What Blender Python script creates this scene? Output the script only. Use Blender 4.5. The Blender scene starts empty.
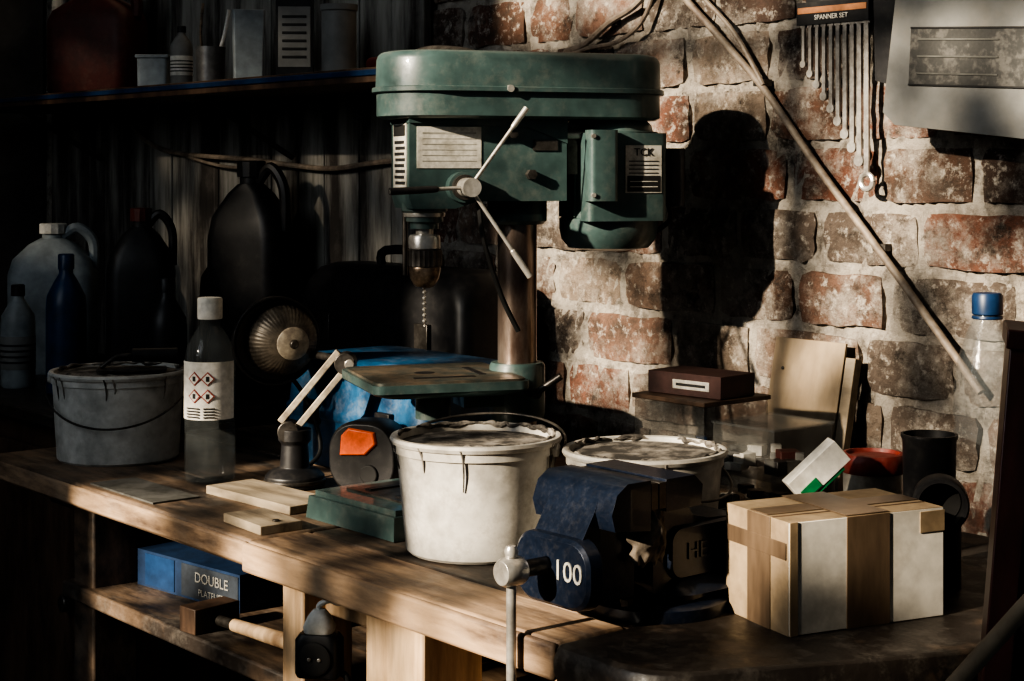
import bpy, math, random
from mathutils import Vector, Matrix
random.seed(7)
scene=bpy.context.scene
# ---------------- frames -----------------
OX,OY=0.237,2.14           # origin point on the brick wall
WA=math.atan2(-.771,.637)  # wall direction
R=Vector((.637,-.771)); N=Vector((.771,.637))
def PL(s,y): 
    p=Vector((OX,OY))+R*s+N*y
    return (p.x,p.y)
T=0.85
# ---------------- materials -----------------
MATS={}
def mk(name,col,rough=.5,metal=0,col2=None,amt=.5,scale=30,bump=.0,bscale=None,alpha=1,stretch=(1,1,1),spec=.5,sharp=.12,coat=0,dust=0):
    if name in MATS: return MATS[name]
    m=bpy.data.materials.new(name); m.use_nodes=True
    nt=m.node_tree; b=nt.nodes['Principled BSDF']
    b.inputs['Roughness'].default_value=rough; b.inputs['Metallic'].default_value=metal
    b.inputs['Specular IOR Level'].default_value=spec
    b.inputs['Alpha'].default_value=alpha
    b.inputs['Coat Weight'].default_value=coat
    tc=nt.nodes.new('ShaderNodeTexCoord'); mp=nt.nodes.new('ShaderNodeMapping')
    mp.inputs['Scale'].default_value=stretch
    nt.links.new(tc.outputs['Object'],mp.inputs[0])
    n=nt.nodes.new('ShaderNodeTexNoise'); n.inputs['Scale'].default_value=scale; n.inputs['Detail'].default_value=8; n.inputs['Roughness'].default_value=.65
    nt.links.new(mp.outputs[0],n.inputs['Vector'])
    cr=nt.nodes.new('ShaderNodeValToRGB')
    e=cr.color_ramp.elements
    if col2 is None: col2=tuple(c*.6 for c in col); 
    e[0].position=max(0,amt-sharp); e[1].position=min(1,amt+sharp)
    e[0].color=(*col2,1); e[1].color=(*col,1)
    nt.links.new(n.outputs['Fac'],cr.inputs[0])
    out=cr.outputs[0]
    n2=nt.nodes.new('ShaderNodeTexNoise'); n2.inputs['Scale'].default_value=scale*5; n2.inputs['Detail'].default_value=4
    nt.links.new(mp.outputs[0],n2.inputs['Vector'])
    mx=nt.nodes.new('ShaderNodeMix'); mx.data_type='RGBA'; mx.blend_type='MULTIPLY'; mx.inputs[0].default_value=.5
    nt.links.new(out,mx.inputs[6])
    nt.links.new(n2.outputs['Fac'],mx.inputs[7])
    mm=nt.nodes.new('ShaderNodeMix'); mm.data_type='RGBA'; mm.blend_type='MULTIPLY'; mm.inputs[0].default_value=1
    mm.inputs[7].default_value=(1.3,1.3,1.3,1)
    nt.links.new(mx.outputs[2],mm.inputs[6])
    res=mm.outputs[2]
    if dust>0:
        nd=nt.nodes.new('ShaderNodeTexNoise'); nd.inputs['Scale'].default_value=scale*2.3; nd.inputs['Detail'].default_value=10; nd.inputs['Roughness'].default_value=.8
        nt.links.new(tc.outputs['Object'],nd.inputs['Vector'])
        mr=nt.nodes.new('ShaderNodeMapRange'); mr.inputs[1].default_value=.50; mr.inputs[2].default_value=.72; mr.inputs[4].default_value=dust
        nt.links.new(nd.outputs['Fac'],mr.inputs[0])
        md=nt.nodes.new('ShaderNodeMix'); md.data_type='RGBA'; md.inputs[7].default_value=(.30,.27,.23,1)
        nt.links.new(mr.outputs[0],md.inputs[0]); nt.links.new(res,md.inputs[6]); res=md.outputs[2]
        rr=nt.nodes.new('ShaderNodeMapRange'); rr.inputs[1].default_value=.4; rr.inputs[2].default_value=.7; rr.inputs[3].default_value=rough; rr.inputs[4].default_value=min(1,rough+.4*min(1,dust*3))
        nt.links.new(nd.outputs['Fac'],rr.inputs[0]); nt.links.new(rr.outputs[0],b.inputs['Roughness'])
    nt.links.new(res,b.inputs['Base Color'])
    if bump>0:
        bp=nt.nodes.new('ShaderNodeBump'); bp.inputs['Strength'].default_value=bump; bp.inputs['Distance'].default_value=.003
        n3=nt.nodes.new('ShaderNodeTexNoise'); n3.inputs['Scale'].default_value=bscale or scale*2; n3.inputs['Detail'].default_value=6
        nt.links.new(mp.outputs[0],n3.inputs['Vector'])
        nt.links.new(n3.outputs['Fac'],bp.inputs['Height']); nt.links.new(bp.outputs[0],b.inputs['Normal'])
    MATS[name]=m; return m

GREEN=mk('machine_green',(.062,.102,.100),.30,.0,(.042,.07,.069),.44,14,.03,60,coat=.25,dust=.24)
STEEL=mk('steel',(.58,.56,.52),.30,.6,(.3,.28,.25),.45,30,.1)
SPAN=mk('spanner_steel',(.52,.50,.47),.3,.5,(.28,.26,.24),.45,60,.1)
DSTEEL=mk('dark_steel',(.13,.12,.11),.4,.7,(.05,.045,.04),.5,40,.1)
COLUMN=mk('column_steel',(.36,.30,.26),.28,.8,(.15,.10,.08),.46,25,.1,stretch=(1,1,.3))
BRASS=mk('old_brass',(.30,.235,.18),.35,.8,(.08,.06,.045),.47,60)
BLACK=mk('black_plastic',(.016,.016,.018),.42,0,(.010,.010,.011),.5,20,dust=.08)
RUBBER=mk('black_rubber',(.012,.012,.012),.7,0,(.006,.006,.006),.5,20)
LABEL=mk('label_silver',(.62,.60,.54),.45,.1,(.36,.34,.29),.45,50)
WHITE=mk('white_paper',(.72,.70,.65),.6,0,(.48,.46,.40),.42,30)
INK=mk('ink_black',(.02,.02,.02),.6)
BUCKET=mk('bucket_plastic',(.62,.60,.55),.5,0,(.27,.25,.22),.43,11,.05,sharp=.12,dust=.7)
BUCKET2=mk('bucket_plastic_gray',(.56,.56,.53),.5,0,(.25,.25,.23),.42,14,.05,dust=.5)
GRIME=mk('dried_mortar',(.05,.045,.04),.9,0,(.34,.31,.27),.43,40,.6,60)
VBLUE=mk('vise_blue',(.013,.021,.042),.30,.3,(.010,.016,.032),.45,60,.03,160,dust=.10,coat=.25)
CARD=mk('cardboard',(.33,.25,.16),.8,0,(.22,.16,.10),.45,18,.1)
CWHITE=mk('cardboard_white',(.72,.69,.62),.7,0,(.46,.43,.37),.42,12,dust=.2)
TAPE=mk('packing_tape',(.14,.10,.068),.28,0,(.085,.06,.042),.48,30,stretch=(1,1,.2))
BENCHW=mk('bench_wood',(.48,.33,.21),.55,0,(.085,.055,.04),.50,10,.4,40,stretch=(.45,2.2,2.2),sharp=.11,dust=.35)
BENCHT=mk('bench_top_worn',(.24,.165,.11),.45,0,(.038,.03,.025),.52,9,.35,50,stretch=(.5,2,1),sharp=.10,dust=.35)
DARKT=mk('bench_dark_laminate',(.032,.026,.022),.36,0,(.12,.085,.06),.37,16,.25,60,sharp=.07,dust=.28)
LEGW=mk('pine_leg',(.74,.54,.34),.6,0,(.34,.21,.12),.48,14,.3,50,stretch=(2,2,.3),sharp=.15)
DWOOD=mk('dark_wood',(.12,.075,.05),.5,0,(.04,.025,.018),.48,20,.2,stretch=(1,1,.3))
PLY=mk('plywood',(.36,.28,.19),.7,0,(.23,.17,.11),.47,14,.1,stretch=(1,1,.4),dust=.3)
PALEW=mk('pale_board',(.40,.33,.24),.7,0,(.15,.12,.085),.48,14,.2,stretch=(.4,2,1),dust=.3)
REDP=mk('red_plastic',(.22,.035,.026),.45,0,(.13,.022,.016),.45,20,dust=.2)
DRED=mk('old_red_can',(.09,.018,.014),.5,0,(.05,.012,.01),.45,20,dust=.15)
ORANGE=mk('orange_plastic',(.9,.16,.05),.4,0,(.6,.10,.03),.4,40)
BLUEP=mk('blue_plastic',(.016,.05,.13),.4,0,(.01,.028,.07),.45,20)
CYAN=mk('blue_film',(.022,.10,.21),.3,0,(.012,.038,.085),.5,16,.4,40,dust=.3)
NAVY=mk('navy_card',(.014,.036,.09),.5,0,(.009,.022,.052),.45,20)
GREENP=mk('green_plastic',(.02,.18,.07),.4)
JUGW=mk('jug_plastic',(.30,.34,.36),.45,0,(.18,.20,.21),.45,12)
CLEAR=mk('clear_plastic',(.22,.24,.24),.06,0,(.15,.16,.16),.45,20,alpha=.20,spec=1)
SMOKE=mk('smoked_plastic',(.14,.14,.13),.2,0,(.05,.05,.05),.45,30,alpha=.35,spec=.8)
GREYP=mk('grey_plastic',(.23,.232,.222),.55,0,(.14,.14,.135),.45,7,.1,dust=.4)
ROPE=mk('old_hose',(.30,.25,.20),.6,0,(.13,.10,.08),.46,30,.3)
CREAM=mk('cream_enamel',(.42,.37,.29),.45,.1,(.18,.15,.12),.47,40)
REFL=mk('lamp_reflector',(.17,.145,.115),.45,.3,(.05,.043,.036),.48,35)

# ---------------- builder -----------------
def frame(o,xa,up):
    xa=Vector(xa).normalized(); up=Vector(up).normalized(); z=xa.cross(up).normalized(); y=z.cross(xa)
    return Matrix(((xa.x,y.x,z.x,o[0]),(xa.y,y.y,z.y,o[1]),(xa.z,y.z,z.z,o[2]),(0,0,0,1)))
def axisM(o,d):
    q=Vector(d).normalized().to_track_quat('Z','Y')
    return Matrix.Translation(Vector(o))@q.to_matrix().to_4x4()
def TR(x=0,y=0,z=0,rx=0,ry=0,rz=0):
    from mathutils import Euler
    return Matrix.Translation((x,y,z))@Euler((math.radians(rx),math.radians(ry),math.radians(rz))).to_matrix().to_4x4()
def rrect(w,h,r,n=5,cx=0,cy=0):
    pts=[]
    r=min(r,w/2-1e-5,h/2-1e-5)
    for (sx,sy,a0) in ((1,1,0),(-1,1,90),(-1,-1,180),(1,-1,270)):
        for i in range(n+1):
            a=math.radians(a0+90*i/n)
            pts.append((cx+sx*(w/2-r)+r*math.cos(a),cy+sy*(h/2-r)+r*math.sin(a)))
    return pts
def smoothpts(pts,k=6):
    P=[Vector(p) for p in pts]; out=[]
    for i in range(len(P)-1):
        p0=P[max(i-1,0)];p1=P[i];p2=P[i+1];p3=P[min(i+2,len(P)-1)]
        for j in range(k):
            t=j/k
            out.append(.5*((2*p1)+(-p0+p2)*t+(2*p0-5*p1+4*p2-p3)*t*t+(-p0+3*p1-3*p2+p3)*t**3))
    out.append(P[-1]); return out
class B:
    def __init__(s): s.v=[];s.f=[];s.m=[];s.mats=[];s.cols=[]
    def mi(s,m):
        if m not in s.mats: s.mats.append(m)
        return s.mats.index(m)
    def add(s,vs,fs,mat,M=None):
        o=len(s.v)
        for v in vs:
            v=Vector(v); s.v.append(M@v if M else v)
        i=s.mi(mat)
        for f in fs: s.f.append([o+a for a in f]); s.m.append(i)
    def box(s,c,size,mat,M=None,rz=0,rx=0,ry=0,tx=1,ty=1):
        a,b,d=size[0]/2,size[1]/2,size[2]/2
        L=TR(*c,rx,ry,rz)
        vs=[(-a,-b,-d),(a,-b,-d),(a,b,-d),(-a,b,-d),(-a*tx,-b*ty,d),(a*tx,-b*ty,d),(a*tx,b*ty,d),(-a*tx,b*ty,d)]
        s.add(vs,[(0,3,2,1),(4,5,6,7),(0,1,5,4),(1,2,6,5),(2,3,7,6),(3,0,4,7)],mat,(M@L) if M else L)
    def loft(s,layers,mat,M=None,caps=True):
        n=len(layers[0][0]); vs=[];fs=[]
        for poly,z in layers:
            for p in poly: vs.append((p[0],p[1],z))
        for k in range(len(layers)-1):
            for i in range(n):
                j=(i+1)%n
                fs.append((k*n+i,k*n+j,(k+1)*n+j,(k+1)*n+i))
        if caps:
            fs.append(tuple(reversed(range(n)))); fs.append(tuple(range((len(layers)-1)*n,len(layers)*n)))
        s.add(vs,fs,mat,M)
    def prism(s,poly,z0,z1,mat,M=None): s.loft([(poly,z0),(poly,z1)],mat,M)
    def xz(s,poly,y0,y1,mat,M=None):
        L=Matrix(((1,0,0,0),(0,0,-1,0),(0,1,0,0),(0,0,0,1)))
        s.prism(poly,-y1,-y0,mat,(M@L) if M else L)
    def lathe(s,prof,mat,M=None,n=40,flute=0,fn=0):
        vs=[];fs=[]
        for (r,z) in prof:
            for i in range(n):
                a=2*math.pi*i/n; rr=r*(1+flute*math.cos(fn*a)) if flute else r
                vs.append((rr*math.cos(a),rr*math.sin(a),z))
        for k in range(len(prof)-1):
            for i in range(n):
                j=(i+1)%n; fs.append((k*n+i,k*n+j,(k+1)*n+j,(k+1)*n+i))
        if prof[0][0]>1e-4: fs.append(tuple(reversed(range(n))))
        if prof[-1][0]>1e-4: fs.append(tuple(range((len(prof)-1)*n,len(prof)*n)))
        s.add(vs,fs,mat,M)
    def cyl(s,p0,p1,r,mat,r1=None,n=20,M=None):
        p0=Vector(p0);p1=Vector(p1);d=p1-p0
        L=axisM(p0,d); s.lathe([(r,0),(r if r1 is None else r1,d.length)],mat,(M@L) if M else L,n)
    def tube(s,pts,r,mat,M=None,n=8,sm=6):
        P=smoothpts(pts,sm) if sm>1 else [Vector(p) for p in pts]
        vs=[];fs=[];up=None
        for i,p in enumerate(P):
            d=(P[min(i+1,len(P)-1)]-P[max(i-1,0)])
            if d.length<1e-9: d=Vector((0,0,1))
            d.normalize()
            if up is None: up=Vector((0,0,1)) if abs(d.z)<.9 else Vector((1,0,0))
            x=d.cross(up)
            if x.length<1e-4: x=d.orthogonal()
            x.normalize(); up=x.cross(d).normalized()
            rr=r(i/(len(P)-1)) if callable(r) else r
            for k in range(n):
                a=2*math.pi*k/n; vs.append(p+x*rr*math.cos(a)+up*rr*math.sin(a))
        for i in range(len(P)-1):
            for k in range(n):
                j=(k+1)%n; fs.append((i*n+k,i*n+j,(i+1)*n+j,(i+1)*n+k))
        fs.append(tuple(reversed(range(n)))); fs.append(tuple(range((len(P)-1)*n,len(P)*n)))
        s.add(vs,fs,mat,M)
    def text(s,txt,size,mat,M,ext=.0004,align='CENTER'):
        c=bpy.data.curves.new('t','FONT'); c.body=txt; c.size=size; c.extrude=ext; c.align_x=align; c.align_y='CENTER'; c.resolution_u=3
        o=bpy.data.objects.new('t',c); scene.collection.objects.link(o)
        dg=bpy.context.evaluated_depsgraph_get(); me=o.evaluated_get(dg).to_mesh()
        s.add([v.co.copy() for v in me.vertices],[tuple(p.vertices) for p in me.polygons],mat,M)
        o.evaluated_get(dg).to_mesh_clear(); bpy.data.objects.remove(o); bpy.data.curves.remove(c)
    def done(s,name,loc=(0,0,0),rz=0,bevel=.0015,ang=38,seg=2,recalc=True,flat=False):
        import bmesh
        me=bpy.data.meshes.new(name); me.from_pydata(s.v,[],s.f)
        for m in s.mats: me.materials.append(m)
        me.polygons.foreach_set('material_index',s.m)
        if recalc:
            bm=bmesh.new(); bm.from_mesh(me); bmesh.ops.recalc_face_normals(bm,faces=bm.faces); bm.to_mesh(me); bm.free()
        if not flat:
            for p in me.polygons: p.use_smooth=True
            me.set_sharp_from_angle(angle=math.radians(ang))
        me.update()
        o=bpy.data.objects.new(name,me); scene.collection.objects.link(o)
        o.location=loc; o.rotation_euler=(0,0,rz)
        if bevel>0:
            b=o.modifiers.new('bevel','BEVEL'); b.width=bevel; b.segments=seg; b.limit_method='ANGLE'; b.angle_limit=math.radians(40); b.harden_normals=False
        return o
WL=(OX,OY,0)

# ================= ROOM =================
def brickmat(name,mortar=False):
    m=bpy.data.materials.new(name); m.use_nodes=True; nt=m.node_tree; b=nt.nodes['Principled BSDF']
    b.inputs['Roughness'].default_value=.95; b.inputs['Specular IOR Level'].default_value=.15
    tc=nt.nodes.new('ShaderNodeTexCoord')
    at=nt.nodes.new('ShaderNodeAttribute'); at.attribute_name='bcol'
    def noise(sc,det=8,ro=.7):
        n=nt.nodes.new('ShaderNodeTexNoise'); n.inputs['Scale'].default_value=sc; n.inputs['Detail'].default_value=det; n.inputs['Roughness'].default_value=ro
        nt.links.new(tc.outputs['Object'],n.inputs['Vector']); return n
    def ramp(n,a,b_,mx=1):
        r=nt.nodes.new('ShaderNodeMapRange'); r.inputs[1].default_value=a; r.inputs[2].default_value=b_; r.inputs[4].default_value=mx
        nt.links.new(n.outputs['Fac'],r.inputs[0]); return r
    def mix(f,a,col,mode='MIX'):
        x=nt.nodes.new('ShaderNodeMix'); x.data_type='RGBA'; x.blend_type=mode
        nt.links.new(f.outputs[0],x.inputs[0]); nt.links.new(a,x.inputs[6]); x.inputs[7].default_value=(*col,1); return x.outputs[2]
    c=at.outputs['Color']
    c=mix(ramp(noise(30),.45,.63,.85),c,(.07,.057,.048))
    c=mix(ramp(noise(8,10,.80),.48,.60,.8),c,(.40,.365,.32))
    c=mix(ramp(noise(80),.54,.66,.85),c,(.55,.51,.45))
    c=mix(ramp(noise(3.6,8),.50,.66,.75),c,(.085,.07,.06))
    c=mix(ramp(noise(17,10,.8),.55,.64,.9),c,(.045,.038,.034))
    nt.links.new(c,b.inputs['Base Color'])
    bp=nt.nodes.new('ShaderNodeBump'); bp.inputs['Strength'].default_value=1; bp.inputs['Distance'].default_value=.009
    nt.links.new(noise(38,12,.75).outputs['Fac'],bp.inputs['Height']); nt.links.new(bp.outputs[0],b.inputs['Normal'])
    return m
BR=brickmat('old_brick')
w=B()
w.box((-.4,.0765,1.2),(3.4,.13,2.8),BR)
vs=[];fs=[];nx=300;nz=110
x0,x1,z0,z1=-1.0,1.28,.30,2.05
for j in range(nz+1):
    for i in range(nx+1):
        vs.append((x0+(x1-x0)*i/nx,.0030+random.uniform(-.004,.004),z0+(z1-z0)*j/nz))
for j in range(nz):
    for i in range(nx): a=j*(nx+1)+i; fs.append((a,a+1,a+nx+2,a+nx+1))
w.add(vs,fs,BR)
nv0=len(w.v); cols=[]
ch=.072
for r in range(4,28):
    z=r*ch; x=-1.0+(r%2)*.065+random.uniform(-.01,.01)
    while x<1.25:
        L=random.choice((.128,.135,.14,.13,.10,.145,.17))
        g=.006
        prot=random.uniform(-.001,.0040)
        c=random.choice([(.17,.095,.068),(.13,.08,.06),(.22,.155,.12),(.10,.068,.056),(.19,.09,.064),(.25,.20,.16),(.15,.12,.10),(.20,.12,.09)])
        k=random.uniform(.8,1.15); c=tuple(a*k for a in c)
        j=lambda:random.uniform(-.0035,.0035)
        a0,a1,c0,c1=x+g,x+L-g,z+g-ch/2,z+ch-g-ch/2
        y0=-.001-prot
        m=len(w.v); NX,NZ=6,4; V=[]
        for q in range(NZ+1):
            for p in range(NX+1):
                ed=(p in(0,NX)) or (q in(0,NZ)); co=(p in(0,NX)) and (q in(0,NZ))
                V.append((a0+(a1-a0)*p/NX+(j()*.6 if ed else 0)+(0 if not co else (.003 if p==0 else -.003)),
                          y0+(.004 if co else random.uniform(.0005,.003) if ed else random.uniform(-.0018,.0015)),
                          c0+(c1-c0)*q/NZ+(j()*.6 if ed else 0)+(0 if not co else (.002 if q==0 else -.002))))
        F=[]
        for q in range(NZ):
            for p in range(NX): a=q*(NX+1)+p; F.append((a,a+1,a+NX+2,a+NX+1))
        ring=[p for p in range(NX+1)]+[ (q*(NX+1)+NX) for q in range(1,NZ+1)]+[NZ*(NX+1)+p for p in range(NX-1,-1,-1)]+[q*(NX+1) for q in range(NZ-1,0,-1)]
        nV=len(V)
        for idx in ring: v=V[idx]; V.append((v[0],.015,v[2]))
        for i in range(len(ring)): i2=(i+1)%len(ring); F.append((ring[i],nV+i,nV+i2,ring[i2]))
        w.add(V,F,BR); cols+= [c]*len(V)
        x+=L
ob=w.done('wall_back',WL,WA,bevel=0,recalc=True,ang=60)
ca=ob.data.color_attributes.new('bcol','FLOAT_COLOR','POINT')
for i in range(len(ob.data.vertices)):
    ca.data[i].color=(.42,.385,.335,1) if i<nv0 else (*cols[i-nv0],1)
plaster=mk('dark_plaster',(.12,.11,.10),.9,0,(.05,.045,.04),.5,4,.4,30)
w=B(); w.box((-2.0,-1.4,1.2),(.1,2.8,2.8),plaster); w.done('wall_left',WL,WA,0)
concrete=mk('concrete_floor',(.12,.11,.10),.85,0,(.06,.055,.05),.5,5,.3,40)
w=B(); w.box((-.3,-1.5,-.225),(3.8,3.3,.05),concrete); w.done('floor',(OX,OY,.2),WA,0)
# unseen opposite wall; its openings are shaped to gate the sun
w=B(); Y=-2.65
def wallpiece(s0,s1,z0,z1): w.box(((s0+s1)/2,Y,(z0+z1)/2),(s1-s0,.1,z1-z0),plaster)
A0,A1=-.54,.60
wallpiece(-1.95,-1.50,0,2.8); wallpiece(-1.50,-.74,0,2.02); wallpiece(-1.50,-.74,2.48,2.8)
wallpiece(-.74,A0,0,2.8); wallpiece(A0,A1,0,1.40); wallpiece(A0,A1,2.66,2.8); wallpiece(A1,1.6,0,2.8)
w.done('wall_front',WL,WA,0)
def glassmat(name,lo,hi,mn,mxx,sc):
    m=bpy.data.materials.new(name); m.use_nodes=True; nt=m.node_tree; b=nt.nodes['Principled BSDF']
    b.inputs['Base Color'].default_value=(.10,.09,.08,1); b.inputs['Roughness'].default_value=.6
    tc=nt.nodes.new('ShaderNodeTexCoord'); n=nt.nodes.new('ShaderNodeTexNoise'); n.inputs['Scale'].default_value=sc; n.inputs['Detail'].default_value=5; n.inputs['Roughness'].default_value=.6
    r=nt.nodes.new('ShaderNodeMapRange'); r.inputs[1].default_value=lo; r.inputs[2].default_value=hi; r.inputs[3].default_value=mn; r.inputs[4].default_value=mxx
    nt.links.new(tc.outputs['Object'],n.inputs['Vector']); nt.links.new(n.outputs['Fac'],r.inputs[0]); nt.links.new(r.outputs[0],b.inputs['Alpha']); return m
G1=glassmat('dapple_glass',.47,.60,.03,.85,7.5); G2=glassmat('dimming_glass',.42,.60,.66,.94,9)  # unseen panes; mottled opacity put in to dapple and dim the sun
FR=mk('window_frame_paint',(.5,.48,.44),.6)
w=B(); ac=(A0+A1)/2; aw=A1-A0
w.box((.03,Y,2.03),(.045,.05,1.26),FR); w.box((ac,Y,2.47),(aw,.05,.025),FR)  # unseen bars; the upright is placed to shade a band of bricks
w.box((ac,Y,1.405),(aw,.12,.03),FR); w.box((ac,Y,2.655),(aw,.08,.03),FR); w.box((A0+.01,Y,2.03),(.03,.08,1.26),FR); w.box((A1-.01,Y,2.03),(.03,.08,1.26),FR)
w.box((ac,Y,2.03),(aw-.02,.004,1.24),G1)
w.done('window_1',WL,WA,0)
w=B()
w.box((-1.12,Y,2.25),(.76,.004,.46),G2); w.box((-1.12,Y,2.25),(.03,.04,.46),FR)
for z in(2.025,2.475): w.box((-1.12,Y,z),(.78,.06,.02),FR)
w.done('added_dim_window',WL,WA,0)  # unseen opening added to send dim light onto the left boards

CLAD=mk('whitewashed_boards',(.34,.33,.30),.85,0,(.05,.044,.04),.52,6,.5,30,stretch=(2.8,2.8,.35),sharp=.09,dust=.3)
w=B(); x=-1.86
while x<-.56:
    ww=random.uniform(.07,.11); x2=min(x+ww,-.55)
    w.box(((x+x2)/2,-.014-random.uniform(0,.003),1.23),(x2-x-.004,.016,.80),CLAD); x=x2
w.done('wooden_cladding',WL,WA,.002)  # upright whitewashed cladding boards on the wall

# ================= BENCH =================
w=B()
ys=[-.035,-.18,-.34,-.50]
for a,b_ in zip(ys[:-1],ys[1:]):
    w.prism([(-.70,b_+.0015),(.468,b_+.0015),(.468,a-.0015),(-.70,a-.0015)],T-.03,T-.0005-random.uniform(0,.001),BENCHT)
w.prism([(-.70,-.64),(-.02,-.64),(-.02,-.503),(-.70,-.503)],T-.03,T,BENCHT)
w.prism([(-.016,-.645),(.468,-.645),(.468,-.572),(-.016,-.572)],T-.032,T,BENCHW)
w.prism([(-.016,-.569),(.468,-.569),(.468,-.503),(-.016,-.503)],T-.032,T-.001,BENCHT)
w.box((.225,-.648,T-.016),(.486,.008,.030),BENCHW)
w.box((-.36,-.643,T-.014),(.676,.006,.024),BENCHW)
pe=[(.47,-.02),(.47,-.65),(.53,-.652)]
for i in range(7):
    a=math.radians(-90+ i*11); pe.append((.545+.06*math.cos(a),-.592+.06*math.sin(a)))
pe+=[(.69,-.42),(.735,-.2),(.75,-.02)]
def inset(poly,k): 
    cx=.6;cy=-.33
    return [(cx+(p[0]-cx)*k,cy+(p[1]-cy)*k) for p in poly]
w.loft([(inset(pe,.99),T-.034),(pe,T-.031),(inset(pe,1.01),T-.022),(inset(pe,1.01),T-.012),(pe,T-.003),(inset(pe,.99),T)],DARKT)
def leg(s,y,wd,dp,mat=LEGW,z1=T-.03): w.box((s,y,z1/2),(wd,dp,z1),mat)
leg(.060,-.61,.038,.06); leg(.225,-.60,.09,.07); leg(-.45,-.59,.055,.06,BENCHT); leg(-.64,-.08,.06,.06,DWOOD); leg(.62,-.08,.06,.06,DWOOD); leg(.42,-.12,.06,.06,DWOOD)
w.box((.13,-.605,T-.045),(.10,.02,.03),LEGW)
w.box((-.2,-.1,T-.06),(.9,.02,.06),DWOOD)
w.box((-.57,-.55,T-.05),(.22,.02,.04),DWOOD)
w.box((-.22,-.40,.71),(.54,.46,.02),BENCHT)
w.box((.32,-.37,.71),(.40,.38,.02),BENCHW)
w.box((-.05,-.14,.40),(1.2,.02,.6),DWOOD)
w.done('workbench',WL,WA,.003)

w=B()
w.box((.37,-.52,.732),(.20,.05,.022),LEGW); w.box((.38,-.46,.745),(.26,.045,.05),BENCHW); w.box((.36,-.38,.755),(.24,.06,.07),DWOOD)
w.done('timber_offcuts',WL,WA,.002)

w=B()
w.box((-1.31,-.26,.86),(1.14,.44,.02),DARKT); w.box((-1.31,-.25,.43),(1.10,.40,.84),DWOOD)
for i in range(3): w.box((-1.68+i*.37,-.455,.44),(.34,.012,.74),DWOOD); w.cyl((-1.56+i*.37,-.46,.6),(-1.56+i*.37,-.48,.6),.012,DSTEEL)
w.done('storage_cabinet',WL,WA,.003)

# ================= DRILL PRESS =================
d=B()
DA=math.atan2(-.309,-.951)
BM=TR(rz=21.6)
d.box((.085,.003,.012),(.30,.165,.024),GREEN,BM,tx=.985,ty=.97)
d.box((.085,.003,.027),(.285,.150,.006),GREEN,BM)
d.box((.14,.003,.0305),(.12,.11,.003),DSTEEL,BM)
for yy in(-.025,.03): d.box((.14,yy,.0325),(.10,.01,.002),BLACK,BM)
d.lathe([(.052,.028),(.05,.034),(.034,.045),(.031,.085),(.023,.088)],GREEN)
for a in (45,135,225,315):
    d.cyl((.042*math.cos(math.radians(a)),.042*math.sin(math.radians(a)),.03),(.042*math.cos(math.radians(a)),.042*math.sin(math.radians(a)),.042),.006,DSTEEL,n=6)
d.lathe([(.0225,.03),(.0225,.455)],COLUMN,n=40)
d.lathe([(.030,.095),(.032,.10),(.032,.156),(.030,.160)],GREEN)
d.box((.045,0,.128),(.05,.045,.03),GREEN)
d.cyl((-.005,-.07,.13),(-.005,.055,.13),.006,DSTEEL); d.cyl((-.005,.05,.13),(-.03,.065,.15),.004,DSTEEL)
d.loft([(rrect(.14,.14,.02,cx=.1),.132),(rrect(.172,.172,.012,cx=.1),.138),(rrect(.176,.176,.012,cx=.1),.140),(rrect(.176,.176,.012,cx=.1),.149)],GREEN)
TT=mk('worn_table_steel',(.17,.135,.10),.4,.4,(.06,.075,.07),.50,24,dust=.2)
d.loft([(rrect(.168,.168,.01,cx=.1),.149),(rrect(.168,.168,.01,cx=.1),.1515)],TT)
d.lathe([(.012,.1515),(.011,.1518),(0,.1518)],BLACK,TR(x=.11),n=24)
for rz_ in (0,90): d.box((.1,.048,.1517),(.07,.008,.0008),BLACK,TR(x=.1)@TR(rz=rz_)@TR(x=-.1))
d.cyl((.1,0,.10),(.1,0,.133),.02,GREEN)
hp=[(-.046,.345),(-.046,.437),(.136,.437),(.138,.43),(.138,.350),(.134,.337),(.085,.337),(.06,.345)]
d.xz(hp,-.04,.04,GREEN)
d.xz([(-.046,.41),(-.046,.437),(.139,.437),(.139,.432),(.0,.428)],-.043,.043,GREEN)
d.lathe([(.034,.33),(.034,.44)],GREEN,n=40)
d.lathe([(.03,.318),(.034,.322),(.034,.345)],GREEN,n=40)
d.cyl((-.002,.03,.375),(-.002,.05,.375),.006,DSTEEL,n=6)
d.cyl((.02,.038,.42),(.02,.05,.42),.005,DSTEEL,n=6)
LM=frame((.0925,.0405,.405),(-1,0,0),(0,0,1))
d.box((0,0,0),(.074,.046,.001),LABEL,LM)
for i in range(6): d.box((0,.016-i*.0062,.0006),(.062,.0008 if i else .002,.0005),mk('label_print',(.42,.41,.36),.6),LM)
L2=frame((.1385,0,.397),(0,1,0),(0,0,1))
d.box((0,0,0),(.058,.075,.001),LABEL,L2)
d.box((0,.027,.0008),(.05,.012,.0006),INK,L2)
for i in range(8): d.box((.004*(i%2),.014-i*.0065,.0008),(.042,.0035,.0006),INK,L2)
d.box((-.02,.0412,.408),(.030,.001,.012),DSTEEL)
def stad(g=0,x0=-.112,x1=.099,r0=.061,r1=.066,n=18):
    pts=[]
    for i in range(n+1):
        a=math.radians(-90+180*i/n); pts.append((x1+(r1+g)*math.cos(a),(r1+g)*math.sin(a)))
    for i in range(n+1):
        a=math.radians(90+180*i/n); pts.append((x0+(r0+g)*math.cos(a),(r0+g)*math.sin(a)))
    return pts
d.loft([(stad(-.006),.437),(stad(-.001),.440),(stad(-.001),.466)],GREEN)
d.loft([(stad(.0025),.466),(stad(.004),.467),(stad(.004),.4715),(stad(.0025),.4725)],GREEN)
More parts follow.
